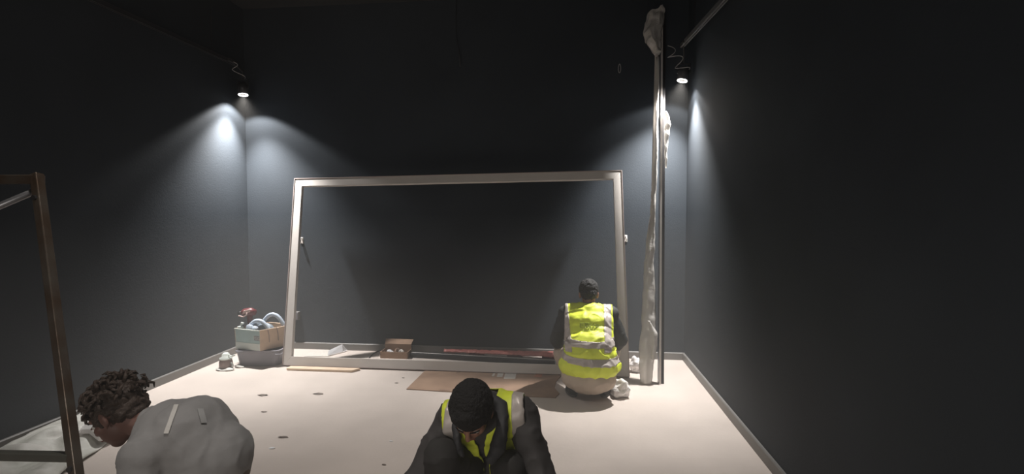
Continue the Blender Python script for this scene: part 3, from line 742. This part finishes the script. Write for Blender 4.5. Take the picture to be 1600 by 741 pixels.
    if outfit.get('locks'):
        rn = random.Random(5); m = MB()
        for k in range(outfit['locks']):
            th = rn.uniform(0, 2*PI); ph = rn.uniform(-.1, 1.2); dq = V((math.cos(th)*math.cos(ph), math.sin(th)*math.cos(ph)*1.1-.1, math.sin(ph)))
            if dq.y > .6 and dq.z < .5: continue
            p = H(dq.x*.085, dq.y*.095-.015, dq.z*.085+.04); out_ = HR @ dq
            t1_ = out_.orthogonal().normalized(); t1_.rotate(Matrix.Rotation(rn.uniform(0, 6), 3, out_))
            L = rn.uniform(.012, .028); m.tube([p, p+out_*L*.6+t1_*L*.3, p+out_*L*.9+t1_*L*.9, p+out_*L*.6+t1_*L*1.5], [.007, .007, .005, .002], 6)
        m.build('curls', mats['hair'], o, smooth=True)['kind'] = 'stuff'
    # ---- trousers
    mb = MB()
    for i in (0, 1): leg(mb, i, .016, .9)
    if 'seat' in outfit: mb.ell(*outfit['seat'])
    mb.ell(pelvis, (.172, .135, .13)); mb.cap(pelvis, pelvis.lerp(waist, .5), .125, .12)
    tr = remesh(mb, .010, 5, .006, 9, 3)
    for v in tr.bm.verts: v.co.z = max(v.co.z, .02)
    tr.build('trousers', mats['trousers'], root, smooth=True)
    # ---- shoes
    for i in (0, 1):
        t_ = V(j['toe'][i]); t_.z = 0; t_.normalize(); s_ = V((-t_.y, t_.x, 0)); a_ = V((ank[i][0], ank[i][1], 0)); lift = j.get('lift', (0, 0))[i]
        r_ = Matrix((s_, t_, V((0,0,1)))).transposed()
        mb = MB(); mb.ell(a_+V((0,0,.055+lift))-t_*.01, (.045, .06, .045), r_); mb.ell(a_+V((0,0,.045+lift))+t_*.08, (.046, .085, .038), r_); mb.cap(a_+V((0,0,.05+lift)), V(ank[i])+V((0,0,.02)), .046, .048)
        sm = remesh(mb, .008, 3)
        for v in sm.bm.verts: v.co.z = max(v.co.z, .016+lift)
        sh = sm.build('shoe', M['shoe'], root, smooth=True)
        MB().rings([[a_ + V((0,0,z_+lift)) + t_*(.055+.115*math.cos(2*PI*k/24)) + s_*.047*math.sin(2*PI*k/24)*(1+.1*math.cos(2*PI*k/24)) for k in range(24)] for z_ in (0.001, .02)]).build('sole', M['sole'], sh)
    # ---- top
    e = outfit.get('loose', .016)
    mb = MB(); torso(mb, e)
    for i in (0, 1): arm(mb, i, e, frac=outfit.get('sleeve', .93))
    mb.cap(neck.lerp(chest, .3), neck.lerp(hc, .12), .07, .062)
    for c_, r_ in outfit.get('topextra', []): mb.ell(c_, r_)
    tp = remesh(mb, .0095, 5, outfit.get('wr', .008), outfit.get('wscale', 9), 11)
    if 'hem' in outfit: cut(tp, *outfit['hem'])
    tp.build(outfit['topname'], mats['top'], root, smooth=True)
    if outfit.get('cuff'):
        for i in (0, 1):
            a_ = V(elb[i]).lerp(V(wri[i]), .35); b_ = V(elb[i]).lerp(V(wri[i]), .97); m = MB(); N = 12
            m.tube([a_.lerp(b_, t/N)+noise.noise_vector(a_.lerp(b_, t/N)*30)*.006 for t in range(N+1)], [.058-.018*t/N+.004*(t % 2) for t in range(N+1)], 16); m.build('camouflage_sleeve', M['camo'], root, smooth=True)
    # ---- vest
    if 'vest' in outfit:
        vd = outfit['vest']; mb = MB(); torso(mb, e+.012)
        if 'extra' in vd:
            for c_, r_ in vd['extra']: mb.ell(c_, r_)
        vm = remesh(mb, .0085, 6, vd.get('wr', .008), 8, 21)
        for i in (0, 1):
            ax = (V(elb[i])-V(shs[i])).normalized(); s0 = V(shs[i])
            inward = (V(shs[1-i])-s0).normalized()
            if 'arm_in' in vd: cut(vm, s0+inward*vd['arm_in'], -inward)
        kill(vm, lambda c_: any((c_-(V(shs[i]).lerp(V(elb[i]), .35))).length < vd.get('armr', .088) for i in (0, 1)) or (c_-neck.lerp(hc, .2)).length < .088)
        if 'cuts' in vd:
            for c_ in vd['cuts']: cut(vm, *c_)
        if 'kill' in vd: kill(vm, vd['kill'])
        largest(vm)
        parts = [clone(vm) for _ in vd['bands']]
        vo = shell(vm, 'vest', M['vest'], root, .0, .004)
        for pm, (co, no, wd) in zip(parts, vd['bands']):
            co, no = V(co), V(no).normalized(); cut(pm, co+no*wd/2, no); cut(pm, co-no*wd/2, -no)
            if 'bandkill' in vd: kill(pm, vd['bandkill'](co, no))
            if len(pm.bm.faces): largest(pm)
            if len(pm.bm.faces): shell(pm, 'reflective_band', M['band'], vo, .005, .002)
        return root, vo
    return root, None

# ---- worker crouching with his back to us, beside the frame
cx = .185
hips = [(cx-.085, 4.19, .23), (cx+.085, 4.19, .23)]
ank = [(cx-.13, 4.22, .085), (cx+.13, 4.24, .085)]
knees = [ik(hips[0], ank[0], .385, .385, (-.25, 1, .9))[0], ik(hips[1], ank[1], .385, .385, (.25, 1, .9))[0]]
shs = [(cx-.185, 4.42, .64), (cx+.185, 4.42, .64)]
elb = [(-.085, 4.46, .40), (cx+.28, 4.44, .42)]
wri = [(-.02, 4.60, .27), (cx+.18, 4.60, .25)]
rootB, vestB = person('worker in yellow hi-vis vest crouching, back turned, at the right end of the big frame',
    dict(base=(cx, 4.2, 0), hips=hips, ankles=ank, knees=knees, shoulders=shs, elbows=elb, wrists=wri, pelvis=(cx, 4.19, .235), waist=(cx, 4.23, .40), chest=(cx, 4.34, .565), neck=(cx, 4.42, .695), head=(cx+.005, 4.47, .808),
         hand_dir=[(.25, .6, -.6), (-.25, .6, -.6)], palm=[(.3, -.3, -.8), (-.3, -.3, -.8)], thumb=[(1, .2, 0), (-1, .2, 0)], toe=[(-.2, 1, 0), (.2, 1, 0)]),
    ((.05, .95, -.32), (0, .3, .95)), dict(skin=M['skin'], hair=M['hair'], trousers=M['beige'], top=M['jacket']),
    dict(topname='jacket', sleeve=.45, cuff=True, loose=.018, hairwild=.003, hair=1.0, wide=1.22, seat=((.185, 4.15, .17), (.225, .16, .125)),
         vest=dict(wr=.009, extra=[((cx, 4.14, .275), (.245, .15, .13)), ((cx, 4.15, .35), (.22, .13, .14)), ((cx, 4.17, .42), (.205, .12, .13))],
            cuts=[((0, 4.0, .145), (0, -.25, -1))],
            kill=lambda c_: (c_.y > 4.37 and abs(c_.x-.185) < .05) or (abs(c_.x-.185) > .198 and c_.z > .40) or c_.z < .13+1.6*(c_.x-.185)**2,
            bands=[((cx, 4.2, .475), (0.03, -.1, 1), .045), ((cx, 4.2, .36), (0.06, -.15, 1), .05), ((cx-.175, 4.2, .5), (1, 0, .12), .055), ((cx+.145, 4.2, .5), (1, 0, -.05), .06)],
            bandkill=lambda co, no: (lambda c_: (abs(no.x) > .5 and c_.z < .40) or (abs(no.x) < .5 and c_.y > 4.3)))))
# faint print on the back of the vest
pm = []
Mprint = mat('vest_print', (.34, .40, .06), .6)
def stroke(pts, r=.0028): pm.append(pts)
gx, gz, s = -.085, 0, .035
def G(x_, z_): return (x_, z_)
for z_ in (0, .016, .032): stroke([(-.075, z_), (-.045, z_)])
stroke([(-.075, 0), (-.075, .032)])
stroke([(-.035, -.002), (-.035, .034), (0, .034), (0, -.002), (-.035, -.002)]); stroke([(-.024, .008), (-.024, .024), (-.011, .024), (-.011, .008), (-.024, .008)])
stroke([(.012, .034), (.012, 0), (.034, 0), (.034, .034)])
for z_ in (.008, .022): stroke([(.045, z_), (.078, z_)])
stroke([(-.06, -.018), (-.03, -.018)]); stroke([(-.02, -.018), (.02, -.018)])
dg = bpy.context.evaluated_depsgraph_get(); dg.update()
mb = MB()
for pts in pm:
    q = []
    for (x_, z_), (x2, z2) in zip(pts[:-1], pts[1:]):
        for k in range(6):
            t = k/5; X, Z = x_+(x2-x_)*t+cx+.0, z_+(z2-z_)*t+.578
            o_ = V((X, 3.6, Z))-vestB.parent.location; ok, loc, nn, _ = vestB.ray_cast(o_, V((0, 1, 0)))
            if ok: q.append(loc+vestB.parent.location+V((0, -.006, 0)))
    if len(q) > 1: mb.tube(q, .0024, 6)
if len(mb.bm.verts): mb.build('lettering', Mprint, vestB)

# ---- front worker, squatting, head bowed
cx = -.36
hips = [(cx-.08, 2.47, .25), (cx+.09, 2.47, .25)]
ank = [(cx-.17, 2.12, .09), (cx+.13, 2.16, .09)]
knees = [V((-.515, 2.03, .50)), V((-.235, 2.07, .44))]
shs = [(-.505, 2.19, .585), (-.200, 2.20, .625)]
elb = [(-.63, 2.07, .37), (-.10, 2.09, .42)]
wri = [(-.62, 1.86, .22), (-.10, 1.86, .24)]
person('worker in black jacket and hi-vis vest squatting at the front with head bowed',
    dict(base=(cx, 2.3, 0), hips=hips, ankles=ank, knees=knees, shoulders=shs, elbows=elb, wrists=wri, pelvis=(cx, 2.47, .27), waist=(cx, 2.42, .43), chest=(cx+.005, 2.28, .55), neck=(cx, 2.14, .645), head=(-.382, 2.03, .690),
         hand_dir=[(.3, -.6, -.7), (-.3, -.6, -.7)], palm=[(.4, .3, -.7), (-.4, .3, -.7)], thumb=[(1, 0, 0), (-1, 0, 0)], toe=[(-.2, -1, 0), (.2, -1, 0)]),
    ((-.10, -.60, -.78), (-.05, -.78, .60)), dict(skin=M['skin'], hair=M['hair'], trousers=M['charcoal'], top=M['jacket_grey']),
    dict(topname='jacket', sleeve=.95, loose=.018, hairwild=.0025, wr=.010, hair=1.07, fringe=.02,
         vest=dict(wr=.006, arm_in=-.022, armr=.062, cuts=[((0, 0, .22), (0, 0, -1))], kill=lambda c_: c_.y < 2.35 and abs(c_.x-(-.365)) < .015+.22*max(0, c_.z-.50),
            bands=[((-.195, 2.3, .5), (1, .0, .05), .055), ((-.50, 2.3, .5), (1, 0, -.05), .05), ((cx, 2.4, .40), (0, -.2, 1), .05)])))
# black hood / collar around the neck of the front worker
hood = thing('tmp', (0, 0, 0), 'x', 'x'); bpy.data.objects.remove(hood)
pr_ = [o for o in bpy.data.objects if o.get('category') == 'person'][-1]
mb = MB(); cpts = []
for k in range(25):
    a = PI*.02 + (PI*1.96)*k/24
    cpts.append(V((-.365+.125*math.cos(a-PI/2+PI), 2.15+.085*math.sin(a-PI/2), .68-.05*math.cos(a)+.0)))
mb.tube([V((-.31, 2.00, .50)), V((-.275, 2.03, .55)), V((-.262, 2.06, .62)), V((-.275, 2.14, .68)), V((-.35, 2.20, .70)), V((-.43, 2.17, .675)), V((-.465, 2.10, .60)), V((-.45, 2.06, .55)), V((-.42, 2.03, .50))], [.02, .03, .030, .030, .028, .026, .020, .016, .012], 12)
hm = remesh(mb, .008, 4, .006, 12, 3)
hm.build('hood', M['blackcloth'], pr_, smooth=True)

# ---- left worker, squatting in profile, bent over
yy = 1.78
hips = [(-1.375, yy+.09, .49), (-1.375, yy-.09, .49)]
ank = [(-1.60, yy+.13, .09), (-1.58, yy-.12, .09)]
knees = [ik(hips[0], ank[0], .40, .40, (-1, .25, .5))[0], ik(hips[1], ank[1], .40, .40, (-1, -.15, .5))[0]]
shs = [(-1.51, yy+.165, .65), (-1.475, yy-.165, .65)]
elb = [(-1.60, yy+.22, .42), (-1.46, yy-.235, .41)]
wri = [(-1.74, yy+.10, .25), (-1.68, yy-.14, .26)]
person('worker in a dark striped shirt squatting in profile at the left, curly head bent down',
    dict(base=(-1.35, yy, 0), hips=hips, ankles=ank, knees=knees, shoulders=shs, elbows=elb, wrists=wri, pelvis=(-1.37, yy, .52), waist=(-1.37, yy, .60), chest=(-1.43, yy, .665), neck=(-1.575, yy, .69), head=(-1.715, yy-.02, .735),
         hand_dir=[(-.6, 0, -.7), (-.6, 0, -.7)], palm=[(.2, -.5, -.7), (.2, .5, -.7)], thumb=[(0, -1, .2), (0, 1, .2)], toe=[(-1, .15, 0), (-1, -.15, 0)]),
    ((-.80, -.12, -.58), (-.58, 0, .80)), dict(skin=M['skin_red'], hair=M['hair_brown'], trousers=M['khaki'], top=M['shirt']),
    dict(topname='shirt', topextra=[((-1.385, yy, .52), (.168, .165, .135)), ((-1.34, yy, .58), (.15, .14, .13))], sleeve=.1, hem=((-1.35, yy, .525), (-.55, 0, -1)), loose=.018, wr=.006, wscale=8, hair=1.04, hairwild=.006, hairscale=45, locks=170))
prL = [o for o in bpy.data.objects if o.get('category') == 'person'][-1]
shirt = [o for o in prL.children if o.name.startswith('shirt')][0]
dg = bpy.context.evaluated_depsgraph_get(); dg.update()
def on_shirt(u, v):
    o_ = CAM-prL.location; ok, loc, nn, _ = shirt.ray_cast(o_, ray(u, v).normalized())
    return (loc+prL.location, nn) if ok else None
def stripe(name, a, b, w, m_):
    mb = MB(); L = []; R = []
    for k in range(15):
        u, v = a[0]+(b[0]-a[0])*k/14, a[1]+(b[1]-a[1])*k/14
        h1 = on_shirt(u-w/2, v); h2 = on_shirt(u+w/2, v)
        if h1 and h2: L.append(mb.bm.verts.new(h1[0]+h1[1]*.004)); R.append(mb.bm.verts.new(h2[0]+h2[1]*.004))
    for i in range(len(L)-1): mb.face([L[i], R[i], R[i+1], L[i+1]])
    if len(L) > 1:
        o = mb.build(name, m_, shirt); md = o.modifiers.new('s', 'SOLIDIFY'); md.thickness = .002; md.offset = 0
stripe('pale_stripe', (276, 634), (260, 678), 7, M['stripe'])
stripe('faint_print', (312, 640), (318, 662), 9, mat('faint_print', (.36, .36, .36), .8))
